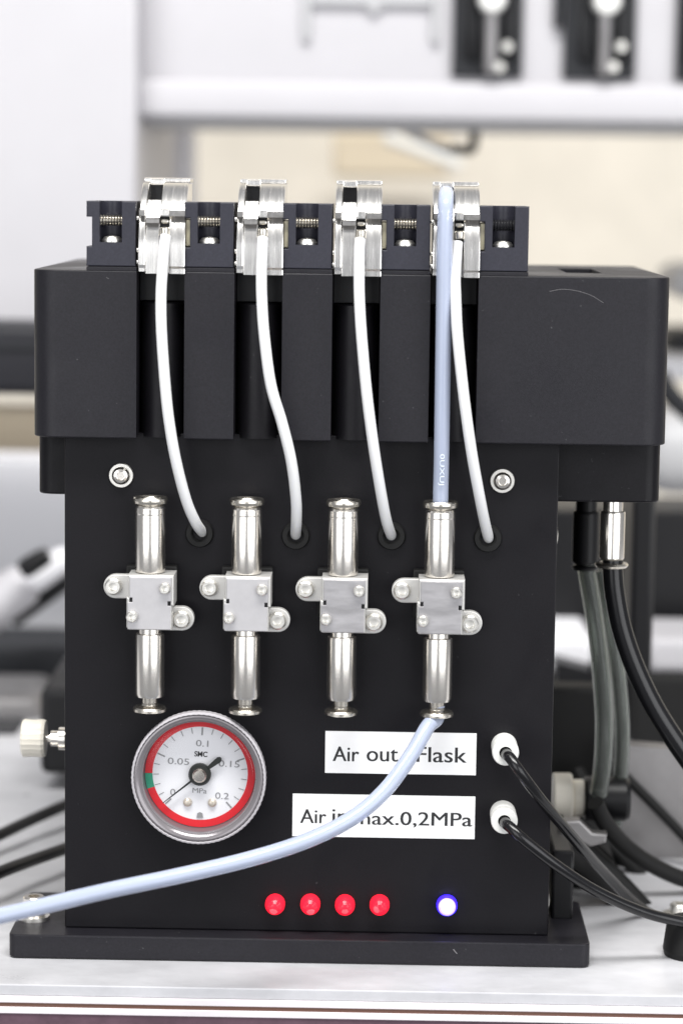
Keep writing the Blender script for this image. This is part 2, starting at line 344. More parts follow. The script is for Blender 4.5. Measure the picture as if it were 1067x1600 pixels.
# tilted spray tool
tl = thing('handheld_gun', P(0, 960, 0.30), 'blurred white and black handheld tool leaning behind the panel', 'tool')
def diag(p, q, r0, r1, m, n, Y): obj(n, lathe([(0, 0), (r0 * 0.8, 0), (r0, 0.003), (r1, (P(*q, Y) - P(*p, Y)).length - 0.003), (r1 * 0.8, (P(*q, Y) - P(*p, Y)).length), (0, (P(*q, Y) - P(*p, Y)).length)], P(*p, Y), P(*q, Y) - P(*p, Y), 24), m, tl)
diag((-60, 985), (44, 908), 0.0115, 0.0105, 'machine_white', 'barrel', 0.40)
diag((44, 908), (110, 868), 0.0075, 0.0060, 'panel_grey', 'neck', 0.40)
diag((34, 892), (76, 866), 0.0050, 0.0045, 'black_plastic', 'clip', 0.38)
diag((20, 972), (112, 900), 0.0035, 0.0045, 'black_plastic', 'strap', 0.42)
for (ya, yb, dY, lab) in ((1305, 1258, 0.0, 'upper of two black cables crossing the worktop left of the instrument'), (1364, 1326, -0.065, 'lower of two black cables crossing the worktop left of the instrument')):
    o = obj('black_cable', sweep([P(-60, ya + 28, 0.10 + dY), P(0, ya, 0.12 + dY), P(50, (ya + yb) / 2, 0.14 + dY), P(104, yb, 0.16 + dY), P(180, yb - 28, 0.2 + dY)], 0.0022, 12), 'black_plastic'); setp(o, lab, 'cable', 'cables on the worktop')

# right of the instrument
rr = obj('dark_rack', pbox(780, 800, 1400, 1190, 0.42, 0.48, 0.002), 'black_plastic'); setp(rr, 'dark equipment rack behind the black tubes', 'rack')
o = obj('black_post', pbox(985, 770, 1022, 1060, 0.20, 0.24, 0.002), 'black_plastic'); setp(o, 'black upright post behind the glossy black tube', 'post')
o = obj('pale_box', pbox(1014, 1000, 1200, 1052, 0.34, 0.40, 0.003), 'machine_white'); setp(o, 'pale box at the far edge behind the glossy black tube', 'box')
o = obj('dark_tray', pbox(985, 1056, 1200, 1172, 0.30, 0.31, 0.003), 'black_rubber'); setp(o, 'dark tray under the pale box', 'tray')
o = obj('lilac_box', pbox(800, 996, 926, 1052, 0.36, 0.42, 0.003), 'panel_grey'); setp(o, 'pale lilac box behind the clear hoses', 'box')
o = obj('black_hopper', prism([(P(868, 1034, 0.34).x, P(868, 1034, 0.34).z), (P(990, 1066, 0.34).x, P(990, 1066, 0.34).z), (P(990, 1155, 0.34).x, P(990, 1155, 0.34).z), (P(868, 1155, 0.34).x, P(868, 1155, 0.34).z)], 'y', 0.34, 0.40), 'black_plastic'); setp(o, 'black slanted hopper below the lilac box', 'hopper')
o = obj('steel_plate', prism([(P(972, 1165, 0.13).x, P(972, 1165, 0.13).z), (P(1220, 1185, 0.13).x, P(1220, 1185, 0.13).z), (P(1220, 1350, 0.13).x, 0.0), (P(962, 1350, 0.13).x, 0.0)], 'y', 0.13, 0.14), 'dull_steel'); setp(o, 'dull steel plate standing behind the thick black cables', 'plate')
o = obj('black_valve_box', pbox(850, 1075, 968, 1310, 0.15, 0.165, 0.002), 'black_rubber'); setp(o, 'black box behind the clear hoses beside the instrument', 'box')
o = obj('rubber_bumper', lathe([(0, 0), (0.0095, 0), (0.010, 0.002), (0.009, 0.010), (0.008, 0.012), (0, 0.012)], PZ(1083, 1492, 0), (0, 0, 1)), 'black_rubber'); setp(o, 'round black rubber bumper on the worktop at the picture edge', 'bumper')
o = thing('mounting_bolt', PZ(1062, 1432, 0), 'small shiny bolt on the worktop right of the black tubes', 'bolt')
obj('washer', lathe([(0, 0), (0.006, 0), (0.006, 0.001), (0, 0.001)], PZ(1062, 1432, 0), (0, 0, 1), 24), 'screw', o)
obj('head', lathe([(0.0035, 0.001), (0.0035, 0.004), (0.003, 0.0045), (0.0015, 0.0045), (0.0015, 0.002), (0, 0.002)], PZ(1062, 1432, 0), (0, 0, 1), 24), 'screw', o)
o = obj('blurred_cylinder', lathe([(0, 0), (0.010, 0), (0.011, 0.002), (0.011, 0.016), (0.009, 0.018), (0, 0.018)], P(1046, 878, 0.45), (0, 0, 1)), 'ivory_plastic'); setp(o, 'blurred ivory knob beside the black post', 'knob')
o = obj('slanted_bracket', sweep([P(1030, 585, 0.5), P(1050, 620, 0.5), P(1100, 665, 0.5)], 0.005, 12), 'charcoal'); setp(o, 'dark slanted bracket beyond the upper housing', 'bracket')
o = obj('grey_shelf', pbox(1000, 560, 1250, 595, 0.7, 0.9, 0.003), 'panel_grey'); setp(o, 'grey shelf beyond the upper housing', 'shelf')
o = obj('dark_apparatus', pbox(1050, 415, 1250, 470, 0.75, 0.85, 0.01), 'machine_grey'); setp(o, 'blurred dark apparatus standing above the grey shelf', 'apparatus')
o = obj('dark_apparatus', pbox(1042, 520, 1250, 550, 0.75, 0.85, 0.01), 'charcoal'); setp(o, 'blurred charcoal bar just above the grey shelf', 'bar')
o = obj('pale_cover', pbox(1000, 650, 1300, 780, 0.62, 0.70, 0.02, seg=5), 'machine_grey'); setp(o, 'pale cover below the dark slanted bracket', 'cover')

o = obj('dark_filler', prism([(P(x, y, 0.085).x, max(0.0003, P(x, y, 0.085).z)) for x, y in ((868, 1400), (868, 1322), (930, 1316), (958, 1340), (972, 1400))], 'y', 0.085, 0.12, 0.001), 'black_rubber'); setp(o, 'low black filler block standing for tangle and shadow under the cables', 'filler')  # added block, darkens the area of cable tangle and shadow

# ------------------------------------------------------------------ the instrument
YB = -0.008                                                  # front of the upper housing
base = PZ(467, 1457, 0)
ins = thing('pressure_valve_instrument', (0, 0.03, 0), 'black anodised instrument with pressure gauge, four inline valves and lit red lamps', 'instrument')
# base plate
bf = -0.0085
zt = ZB
bx0, bx1 = P(15, 1485, bf + 0.003).x, P(921, 1488, bf + 0.003).x
bp_ = obj('base_plate', prism(rrect(bx0, bx1, bf, 0.042, 0.003), 'z', 0.0003, zt, 0.0005), 'anodised', ins)
# bolts on the base plate
bo = P(57, 1432, 0.016); bo = Vector((bo.x, 0.010, zt))
hb = obj('base_bolt', lathe([(0, 0), (0.0052, 0), (0.0052, 0.0012), (0, 0.0012)], bo, (0, 0, 1), 28), 'screw', ins)
obj('head', lathe([(0.0036, 0.0012), (0.0036, 0.0072), (0.0032, 0.0076), (0.0018, 0.0076), (0.0018, 0.005), (0, 0.005)], bo, (0, 0, 1), 28), 'nickel', hb)
# front plate
px0, px1 = P(101, 1080).x, P(865, 1080).x
zp1 = P(480, 680).z
fp = obj('front_plate', box(px0, px1, 0, 0.008, zt + 0.0002, zp1, 0.0004), 'anodised_panel', ins)
obj('rear_enclosure', box(px0 + 0.002, px1 - 0.002, 0.0082, 0.085, zt + 0.0002, zp1, 0.0006), 'black_plastic', ins)
# middle block (seen either side of the plate, under the upper housing)
mx0, mx1 = P(62, 735, 0.0135).x, P(1030, 745, 0.0135).x
zm0, zm1 = P(480, 778, 0.0085).z, P(480, 685, 0.0085).z
mb = obj('middle_block', prism(rrect(mx0, mx1, 0.0085, 0.10, 0.005), 'z', zm0, zm1, 0.0006), 'anodised_panel', ins)
# upper housing: plan outline with four slots
hx0, hx1 = P(54, 560, YB + 0.008).x, P(1042, 570, YB + 0.008).x
zh0, zh1 = P(540, 690, YB).z, P(540, 427, YB).z
slotpx = [(213, 288.5), (366, 441), (518.5, 592.5), (670.5, 745.5)]
slots = [(P(l, 560 + i * 2, YB).x, P(r, 560 + i * 2, YB).x) for i, (l, r) in enumerate(slotpx)]
pitch = (slots[3][0] - slots[0][0]) / 3
slots = [(slots[0][0] + pitch * i, slots[0][0] + pitch * i + (slots[3][1] - slots[3][0])) for i in range(4)]
RF = 0.008; SD = 0.020; h = math.pi / 2
outl = arc(hx1 - 0.003, 0.115 - 0.003, 0.003, 0, h) + arc(hx0 + 0.003, 0.115 - 0.003, 0.003, h, 2 * h) + arc(hx0 + RF, YB + RF, RF, 2 * h, 3 * h)
for l, r in slots: outl += [(l, YB), (l, YB + SD), (r, YB + SD), (r, YB)]
outl += arc(hx1 - RF, YB + RF, RF, 3 * h, 4 * h)
uh = obj('upper_housing', prism(outl, 'z', zh0, zh1, 0.0004), 'anodised', ins)
pk = P(880, 421, 0.04)
cut(uh, [box(P(888, 430, 0.02).x, P(945, 430, 0.02).x, 0.030, 0.075, zh1 - 0.008, zh1 + 0.01)])
# raised comb that carries the clamp blocks
zc1 = P(480, 419.5, YB).z
cx0, cx1 = P(135, 415, YB).x, P(825.5, 428, YB).x
for i in range(5):
    l = cx0 if i == 0 else slots[i - 1][1]; r = cx1 if i == 4 else slots[i][0]
    obj('pillar_cap', box(l, r, YB, YB + 0.045, zh1 - 0.0002, zc1 - 0.00015, 0.00025), 'anodised', ins)
# scratch
obj('scratch_mark', sweep([P(x, y, YB - 0.00001) for x, y in ((858, 455), (880, 451.5), (905, 455), (925, 462), (943, 473))], 0.00006, 6, 8), 'scratch', ins)
for pts_, Y_ in ((((708, 1484), (712, 1489), (714, 1491)), -0.0085), (((166, 433), (170, 435)), YB)):
    obj('scratch_mark', sweep([P(x, y, Y_ - 0.00001) for x, y in pts_], 0.00005 if Y_ > -0.0085 else 0.00016, 6, 6), 'scratch', ins)
# slot cylinders
for i, (l, r) in enumerate(slots):
    xm = (l + r) / 2; rad = (r - l) / 2 - 0.0006
    zt2 = P(480, 474, YB + 0.009).z
    obj('slot_cylinder', lathe([(0, zh0 - zt2), (rad, zh0 - zt2), (rad, -0.0004), (rad - 0.0004, 0), (0, 0)], (xm, YB + 0.0095 + 0.002, zt2), (0, 0, 1), 48), 'anodised_panel', ins)
    obj('slot_ledge', box(l + 0.0001, r - 0.0001, YB + 0.0095, YB + SD - 0.0001, zt2 + 0.0002, zh1, 0.0003), 'black_plastic', ins)
# clamp blocks
zb1 = P(480, 317.5, YB).z; zb0 = zc1
bw_ = (P(212, 360, YB).x - cx0)
blocks = []
xb0 = cx0
bpitch = (P(748.5, 375, YB).x - cx0) / 4
def clamp_block():
    x0, x1 = xb0, xb0 + bw_
    ny0, ny1 = P(140, 338, YB).z, P(140, 384, YB).z
    poly = [(x0, zb0), (x1, zb0), (x1, zb1), (x0, zb1), (x0, ny0), (x0 + 0.0017, ny0), (x0 + 0.0017, ny1), (x0, ny1)]
    o = obj('clamp_block', prism(poly, 'y', YB + 0.00005, YB + 0.030, 0.0003), 'anodised_block', ins)
    sx0, sx1 = P(155.5, 340, YB).x, P(190.5, 340, YB).x; sz = P(172, 378, YB).z; xm = (sx0 + sx1) / 2; rad = (sx1 - sx0) / 2
    plan = [(sx0, YB - 0.001), (sx1, YB - 0.001), (sx1, YB + 0.004)] + arc(xm, YB + 0.004, rad, 0, math.pi, 16)[1:]
    cut(o, [prism(plan, 'z', sz, zb1 + 0.002)])
    ms = obj('screw_head', lathe([(rad * 0.92, 0), (rad * 0.92, 0.0006), (rad * 0.7, 0.0016), (0, 0.0021)], (xm, YB + 0.004, sz + 0.00003), (0, 0, 1), 28), 'screw', o)
    # threaded rod across the groove
    zr = P(172, 343.5, YB + 0.004).z; prof = []; L = sx1 - sx0 + 0.0008; n = 9; r0 = 0.00185
    for k in range(n):
        t = L * k / n; prof += [(r0 * 0.82, t), (r0, t + L / n * 0.45), (r0 * 0.82, t + L / n * 0.95)]
    obj('threaded_rod', lathe([(0, 0)] + prof + [(0, L)], (sx0 - 0.0004, YB + 0.0040, zr), (1, 0, 0), 20), 'thread', o)
    return o
blk = clamp_block(); blocks = [blk]
for i in range(1, 5):
    b = dup(blk, bpitch * i); blocks.append(b)
for ch in blocks[4].children:
    if ch.name.startswith('threaded_rod'):
        ch.data = ch.data.copy(); ch.data.materials.clear(); ch.data.materials.append(MATS['thread_dark'])

# pinch clamps: polished wheel segments standing in the slots
R = 0.0255
def ring_prof(zlo, zhi, inset=0.0, lip=True, back=0.036):
    """(y, z) outline of a wheel segment between heights zlo and zhi (photo rows)"""
    z400 = P(480, 398 + 4, YB).z; y0 = YB - 0.0015 + inset
    out = []
    z0, z1 = P(480, zlo, YB).z, zhi
    def yat(z):
        d = max(0.0, z - z400 - 0.006)
        rr_ = R - 0.006
        return y0 + (rr_ - math.sqrt(max(0.0, rr_ * rr_ - d * d)))
    n = 22
    for k in range(n + 1):
        z = z0 + (z1 - z0) * k / n; out.append((yat(z), z))
    return out, yat
def ztop(): return P(255, 277, YB + 0.022).z
def pinch_clamp():
    # pixel columns of the first clamp at mid height, front depth
    X = lambda p: P(p, 370, YB).x
    Z = lambda p: P(255, p, YB).z
    ZT = ztop(); y0 = YB - 0.0015
    def seg(x0, x1, za, zb, inset, bm=None, groove=None, lip=0.0, depth=0.030):
        pr, yat = ring_prof(0, 0, inset) if False else (None, None)
        z400 = Z(404); rr_ = R
        def yy(z):
            d = max(0.0, z - z400); d = min(d, rr_ * 0.995)
            return y0 + inset + rr_ - math.sqrt(rr_ * rr_ - d * d)
        pts = []; n = 26
        for k in range(n + 1):
            z = za + (zb - za) * k / n; y = yy(z)
            if groove and groove[0] < z < groove[1]: y += 0.0007
            if lip and z - za < lip: y += 0.0008
            pts.append((y, z))
        yb_ = max(yy(zb) + 0.004, y0 + depth)
        pts += [(yb_, zb), (yb_, za)]
        return prism(pts, 'x', x0, x1, 0.00025, 2, bm)
    g1 = (Z(337), Z(327)); g2 = (Z(348), Z(339))
    body = obj('pinch_clamp', seg(X(249.5), X(289.5), Z(326), ZT - 0.0016, 0.0, groove=None), 'steel', ins)
    obj('clamp_cheek', seg(X(264), X(289.5), Z(427), Z(326) - 0.00005, 0.0, lip=0.0016), 'steel', body)
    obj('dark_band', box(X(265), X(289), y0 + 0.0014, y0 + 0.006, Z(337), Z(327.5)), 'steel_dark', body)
    obj('clamp_cheek', seg(X(216.5), X(227), Z(424), ZT - 0.0016, 0.0, lip=0.0016), 'steel', body)
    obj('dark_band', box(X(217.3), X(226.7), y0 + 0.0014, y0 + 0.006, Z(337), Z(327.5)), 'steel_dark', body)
    obj('clamp_jaw', seg(X(227.2), X(249.3), Z(427), Z(312), 0.0006), 'steel', body)
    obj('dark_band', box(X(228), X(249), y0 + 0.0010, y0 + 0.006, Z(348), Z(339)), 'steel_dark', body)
    obj('window_back', box(X(227.2), X(249.3), y0 + 0.020, y0 + 0.030, Z(312), ZT - 0.002), 'black_gloss', body)
    # top lip
    yt = YB + 0.0185
    obj('top_lip', box(X(216.5), X(289.5), yt, yt + 0.014, ZT - 0.0015, ZT, 0.0004), 'steel', body)
    obj('top_bar', box(X(226.5), X(250), yt - 0.0008, yt + 0.004, ZT - 0.0024, ZT - 0.0003, 0.0005), 'steel', body)
    # cable notch
    obj('notch_back', box(X(249.6), X(263.8), y0 + 0.006, y0 + 0.020, Z(425), Z(330)), 'black_gloss', body)
    obj('notch_tab', box(X(249.8), X(265), y0 + 0.0022, y0 + 0.0078, Z(338), Z(325.5), 0.0004), 'steel', body)
    obj('notch_pin', box(X(250.5), X(263.5), y0 + 0.0025, y0 + 0.0058, Z(349), Z(342), 0.0005), 'nickel_dark', body)
    obj('notch_web', box(X(250), X(263.8), y0 + 0.0022, y0 + 0.0058, Z(427), Z(388), 0.0003), 'steel', body)
    obj('cable_collar', lathe([(0, 0), (0.00145, 0), (0.00155, 0.0004), (0.00155, 0.0021), (0.0012, 0.0024), (0, 0.0024)], (X(257.5), y0 + 0.0016, Z(366.5)), (0, 0, 1), 24), 'nickel_dark', body)
    obj('insulating_plate', box(X(289.6), X(297), YB + 0.0022, YB + 0.02, Z(384), Z(342), 0.0003), 'cream', body)
    for zz in (341, 391, 410): obj('pin', lathe([(0, 0), (0.0007, 0), (0.0007, 0.0006), (0, 0.0011)], (X(216.5), YB + 0.0012, Z(zz)), (-1, 0, 0), 12), 'screw', body)
    return body
pc = pinch_clamp()
for i in range(1, 4): dup(pc, pitch * i)

# panel screws
def panel_screw(px, py, r=19, Y=0.0, name='panel_screw', ax=(0, -1, 0), O=None):
    O = O or P(px, py, Y - 0.001); r *= S
    w = obj(name, lathe([(0, 0), (r, 0), (r, 0.0007), (r * 0.95, 0.0010), (0, 0.0010)], O + Vector((0, 0.001, 0)) if ax[1] else O, ax, 36), 'screw', ins)
    hgt = 0.0010
    obj('head', lathe([(r * 0.72, hgt), (r * 0.72, hgt + 0.0006), (r * 0.55, hgt + 0.0014), (r * 0.34, hgt + 0.0017), (r * 0.30, hgt + 0.0006), (0, hgt + 0.0006)],
        O + Vector((0, 0.001, 0)) if ax[1] else O, ax, 32), 'nickel', w)
    return w
panel_screw(189, 743); panel_screw(785, 751.5)
def side_screw(px, py, sgn, Y=0.012):
    x = (px1 - 0.002 if sgn > 0 else px0 + 0.002); z = P(px, py, Y).z
    obj('side_screw', lathe([(0, 0), (0.0036, 0), (0.0036, 0.0026), (0.0028, 0.0034), (0, 0.0038)], (x - sgn * 0.0006, Y, z), (sgn, 0, 0), 24), 'screw', ins)
side_screw(873, 836, 1); side_screw(858, 1408, 1); side_screw(98, 823, -1)
# ring mark around the side screw hole
# grommets
for gx, gy in ((312, 833), (462, 836.5), (611.5, 837), (762, 840.5)):
    O = P(gx, gy, 0.0)
    r = 21.5 * S
    obj('grommet', lathe([(r, 0.0002), (r, -0.0008), (r * 0.93, -0.0016), (r * 0.62, -0.0016), (r * 0.50, -0.0008), (r * 0.48, 0.0004), (0, 0.0004)], O, (0, 1, 0), 36), 'black_rubber', ins)

# inline valves
YV = -0.0095
def inline_valve():
    yF, yBk = -0.0155, -0.0006
    X = lambda p, Y=yF: P(p, 940, Y).x
    Z = lambda p, Y=yF: P(235, p, Y).z
    x0, x1 = X(197.5), X(268.5); z1, z0 = Z(899), Z(985)
    poly = [(x0 + 0.0008, z0), (x1, z0), (x1, Z(947)), (X(271.5), Z(947)), (X(271.5), z1), (X(200), z1), (X(200), Z(934)), (x0, Z(934)), (x0, z0 + 0.0008)]
    body = obj('inline_valve', prism(poly, 'y', yF, yBk, 0.0005), 'cast_grey', ins)
    cp = [(X(199.5), Z(983.5)), (X(266.5), Z(983.5)), (X(266.5), Z(946)), (X(262), Z(946)), (X(262), Z(939)), (X(267.5), Z(939)), (X(267.5), Z(902)), (X(203), Z(902)), (X(203), Z(934)), (X(207), Z(934)), (X(207), Z(941)), (X(199.5), Z(941))]
    obj('cover', prism(cp, 'y', yF - 0.0006, yF - 0.00002, 0.00015), 'cast_cover', body)
    obj('slot', box(X(202.5), X(206.8), yF - 0.0004, yF - 0.00001, Z(941), Z(934.5)), 'black_plastic', body)
    obj('slot', box(X(262.2), X(266.8), yF - 0.0004, yF - 0.00001, Z(946), Z(939.5)), 'black_plastic', body)
    # black plate standing in for the shadow at the body's top corners
    obj('shadow_plate', box(P(197, 900, -0.004).x, P(277, 900, -0.004).x, -0.0042, -0.0002, P(235, 960, -0.004).z, P(235, 884, -0.004).z, 0.0006), 'black_rubber', body)
    def ear(cx, cy, tox, Y):
        r = 18.5 * S; c = P(cx, cy, Y); xe = P(tox, cy, Y).x
        if xe > c.x: poly = arc(c.x, c.z, r, math.pi / 2, 3 * math.pi / 2, 14) + [(xe, c.z - r), (xe, c.z + r)]
        else: poly = arc(c.x, c.z, r, -math.pi / 2, math.pi / 2, 14) + [(xe, c.z + r), (xe, c.z - r)]
        e = obj('ear', prism(poly, 'y', Y, Y + 0.0030, 0.0003), 'cast_grey', body)
        return e
    def cap(cx, cy, r, Y, hh):
        O = P(cx, cy, Y); r *= S
        obj('screw', lathe([(r, 0), (r, hh * 0.75), (r * 0.8, hh), (r * 0.50, hh), (r * 0.44, hh * 0.45), (0, hh * 0.40)], O, (0, -1, 0), 28), 'screw', body)
    YE = -0.0085
    ear(180.5, 916.5, 205, YE); ear(284.5, 967, 262, YE)
    cap(177.5, 915.5, 13, YE, 0.0024); cap(284, 967, 13.5, YE, 0.0024)
    cap(258, 919, 8.6, yF - 0.0006, 0.0018); cap(206.5, 963, 8.6, yF - 0.0006, 0.0018)
    # barrels (vertical, axis at YV)
    ax = P(236, 840, YV).x; axl = P(233, 1040, YV).x
    ax = (ax + axl) / 2
    zz = lambda p: P(235, p, YV).z
    rb = 22.8 * S
    t0, t1 = zz(893), zz(789)
    obj('barrel', lathe([(rb * 0.8, t0 - 0.002), (rb * 0.80, t0 - 0.0004), (rb * 0.97, t0), (rb, t0 + 0.0006), (rb, t1 - 0.0032), (rb * 0.985, t1 - 0.0030), (rb * 0.985, t1 - 0.0027), (rb, t1 - 0.0025), (rb * 0.99, t1 - 0.0008), (rb * 0.90, t1), (rb * 0.5, t1), (rb * 0.5, t1 - 0.004)], (ax, YV, 0), (0, 0, 1), 56), 'nickel', body)
    rr1 = 26.5 * S; a1 = zz(780)
    obj('release_ring', lathe([(rb * 0.62, t1 - 0.001), (rb * 0.62, a1 - 0.0015), (rr1 * 0.88, a1 - 0.0015), (rr1 * 0.97, a1 - 0.0011), (rr1, a1 - 0.0003), (rr1 * 0.98, a1 + 0.0004), (rr1 * 0.92, a1 + 0.0008), (rr1 * 0.80, a1 + 0.0008), (rr1 * 0.66, a1 + 0.0003), (rr1 * 0.45, a1 - 0.0015), (rr1 * 0.45, a1 - 0.006), (0, a1 - 0.006)], (ax, YV, 0), (0, 0, 1), 56), 'nickel_dark', body)
    l0, l1 = zz(1088), zz(985)
    obj('barrel', lathe([(rb * 0.78, l1 + 0.002), (rb * 0.78, l1 - 0.0008), (rb * 0.94, l1 - 0.0010), (rb * 0.97, l1 - 0.0016), (rb * 0.97, l0 + 0.0012), (rb * 0.90, l0), (rb * 0.4, l0)], (ax, YV, 0), (0, 0, 1), 56), 'nickel', body)
    q = zz(1112); rr2 = 25.5 * S
    obj('release_ring', lathe([(rb * 0.55, l0 + 0.001), (rb * 0.52, q + 0.0030), (rb * 0.62, q + 0.0022), (rr2 * 0.93, q + 0.0016), (rr2, q + 0.0011), (rr2, q + 0.0003), (rr2 * 0.9, q), (rr2 * 0.45, q), (rr2 * 0.45, q + 0.004), (0, q + 0.004)], (ax, YV, 0), (0, 0, 1), 56), 'nickel_dark', body)
    body['axis'] = ax
    return body
iv = inline_valve(); AXV = iv['axis']; del iv['axis']
vp = (P(686, 935, YV).x - P(235.0, 928, YV).x) / 3
for i in range(1, 4):
    v = dup(iv, vp * i)
    for ch in v.children:                                    # the two valves further right have duller, scuffed covers
        if i >= 2 and ch.name.startswith('cover'):
            ch.data = ch.data.copy(); ch.data.materials.clear(); ch.data.materials.append(MATS['cast_cover_worn'])

# pressure gauge
GC = P(310, 1217.5, -0.0125)
def gauge():
    yF = -0.0125; yD = -0.0050
    Rg = 103.5 * S
    case = obj('pressure_gauge', lathe([(Rg * 0.88, 0.0001), (Rg * 0.88, 0.006), (Rg * 0.985, 0.0092), (Rg * 0.985, 0.0112), (Rg * 0.90, 0.0113), (88 * S, 0.0113), (86.5 * S, 0.0100), (86 * S, 0.0046), (0, 0.0044)], (GC.x, 0, GC.z), (0, -1, 0), 96), 'gauge_case', ins)
    obj('rim', lathe([(Rg * 0.986, 0.0085), (Rg, 0.009), (Rg, 0.0119), (Rg * 0.990, 0.0124), (Rg * 0.970, 0.0125), (Rg * 0.960, 0.0121), (Rg * 0.960, 0.0112)], (GC.x, 0, GC.z), (0, -1, 0), 160, knurl=0.006), 'gauge_rim', case)
    obj('bezel', lathe([(Rg * 0.959, 0.0112), (Rg * 0.957, 0.0119), (Rg * 0.945, 0.0123), (Rg * 0.925, 0.0124), (Rg * 0.90, 0.0122), (Rg * 0.87, 0.0117), (Rg * 0.845, 0.0110), (Rg * 0.835, 0.0102)], (GC.x, 0, GC.z), (0, -1, 0), 96), 'gauge_bezel', case)
    dc = (GC.x, GC.z); rot = math.radians(2.6)
    obj('dial', lathe([(75 * S, 0.0001), (75 * S, 0.0002), (0, 0.0002)], (dc[0], -0.00445, dc[1]), (0, -1, 0), 64), 'dial_white', case)
    def band(name, a0, a1, r0, r1, yy, m):
        n = max(6, int(abs(a1 - a0) / 4)); b2 = bmesh.new(); A = []; B = []
        for k in range(n + 1):
            t = math.radians(a0 + (a1 - a0) * k / n) + rot
            A.append(b2.verts.new((dc[0] + r0 * S * math.sin(t), yy, dc[1] + r0 * S * math.cos(t)))); B.append(b2.verts.new((dc[0] + r1 * S * math.sin(t), yy, dc[1] + r1 * S * math.cos(t))))
        for k in range(n): b2.faces.new((A[k], A[k + 1], B[k + 1], B[k]))
        return obj(name, b2, m, case, smooth=0)
    band('limit_band', -93, 250, 73.5, 85, -0.00480, 'dial_red'); band('limit_band', -110, -93.3, 73.5, 85, -0.00480, 'dial_green')
    b2 = bmesh.new(); yt = -0.00480
    for k in range(21):
        t = math.radians(-135 + 13.5 * k) + rot; major = k % 5 == 0; r0, r1, w = (60 if major else 63.5, 72.5, 1.1 if major else 0.55)
        d = Vector((math.sin(t), math.cos(t))); n_ = Vector((d.y, -d.x))
        vs = [b2.verts.new((dc[0] + (d.x * r + n_.x * s * w) * S, yt, dc[1] + (d.y * r + n_.y * s * w) * S)) for r, s in ((r0, -1), (r0, 1), (r1, 1), (r1, -1))]
        b2.faces.new(vs)
    obj('scale_marks', b2, 'ink_grey', case, smooth=0)
    cpx, cpy = 312.5, 1212.0                               # dial centre in the photo
    def gt(n, s, x, y, w, hh): text(n, s, x - w / 2, y + hh / 2, x + w / 2, y - hh / 2, yt, 'ink_grey', case, rot)
    gt('numeral', '0.1', 316, 1162, 19, 10); gt('numeral', '0.05', 279, 1190, 33, 10); gt('numeral', '0.15', 358, 1194, 32, 10)
    gt('numeral', '0', 270, 1238, 8, 10); gt('numeral', '0.2', 347, 1244, 21, 10); gt('unit_mark', 'MPa', 312, 1236, 22, 8)
    text('maker_mark', 'SMC', 304, 1183, 324, 1174.5, yt, 'ink', case, rot, bold=0.02)
    # needle
    hub = Vector((dc[0], -0.0062, dc[1])); ang = math.radians(-135) + math.radians(6)
    d = Vector((math.sin(ang), math.cos(ang))); n_ = Vector((d.y, -d.x))
    pp = [(73, 0.5), (73, -0.5), (14, -1.6), (-16, -2.6), (-38, -4.6), (-42, -2), (-42, 2), (-38, 4.6), (-16, 2.6), (14, 1.6)]
    obj('needle', prism([(hub.x + (d.x * r + n_.x * s) * S, hub.z + (d.y * r + n_.y * s) * S) for r, s in pp], 'y', -0.0066, -0.0061), 'needle', case)
    obj('hub', lathe([(0, 0), (17.5 * S, 0), (17.5 * S, 0.0012), (15.5 * S, 0.0018), (0, 0.0018)], (hub.x, -0.0056, hub.z), (0, -1, 0), 32), 'needle', case)
    obj('hub_cap', lathe([(11 * S, 0), (11 * S, 0.0008), (8.5 * S, 0.0015), (0, 0.0016)], (hub.x, -0.0074, hub.z), (0, -1, 0), 28), 'nickel_dark', case)
    for sx in (-19, 19): obj('dial_screw', lathe([(7 * S, 0), (6.5 * S, 0.0006), (4 * S, 0.0011), (0, 0.0013)], (dc[0] + sx * S, -0.0046, dc[1] - 46 * S), (0, -1, 0), 20), 'pearl', case)
    obj('zero_stop', prism([(dc[0] + x * S, dc[1] + y * S) for x, y in ((-5, -70), (5, -70), (4, -63), (0, -61), (-4, -63))], 'y', -0.0050, -0.0047), 'ink_grey', case)
    obj('lens', lathe([(Rg * 0.84, 0.0105), (Rg * 0.80, 0.0110), (Rg * 0.4, 0.0116), (0, 0.0118)], (GC.x, 0, GC.z), (0, -1, 0), 64), 'clear', case)
gauge()

# printed labels
def label(x0, y0, x1, y1, words):
    ym = (y0 + y1) / 2
    l = obj('label_strip', pbox(x0, y0, x1, y1, -0.00025, -0.00002), 'label_white', ins, smooth=0)
    for s, a_, b_, yb, yt in words: text('lettering', s, a_, yb, b_, yt, -0.00027, 'ink', l, math.radians(0.1), heavy=0.9 * S)
label(508, 1144.5, 744, 1210, (('Air', 520, 560, 1190, 1167), ('out', 573, 621, 1190.5, 1171), ('Flask', 651, 728, 1192, 1168)))
label(457, 1243, 742, 1309.5, (('Air', 469, 509, 1287, 1265), ('in', 519, 542, 1287, 1265), ('max.0,2MPa', 553, 736, 1294, 1269)))

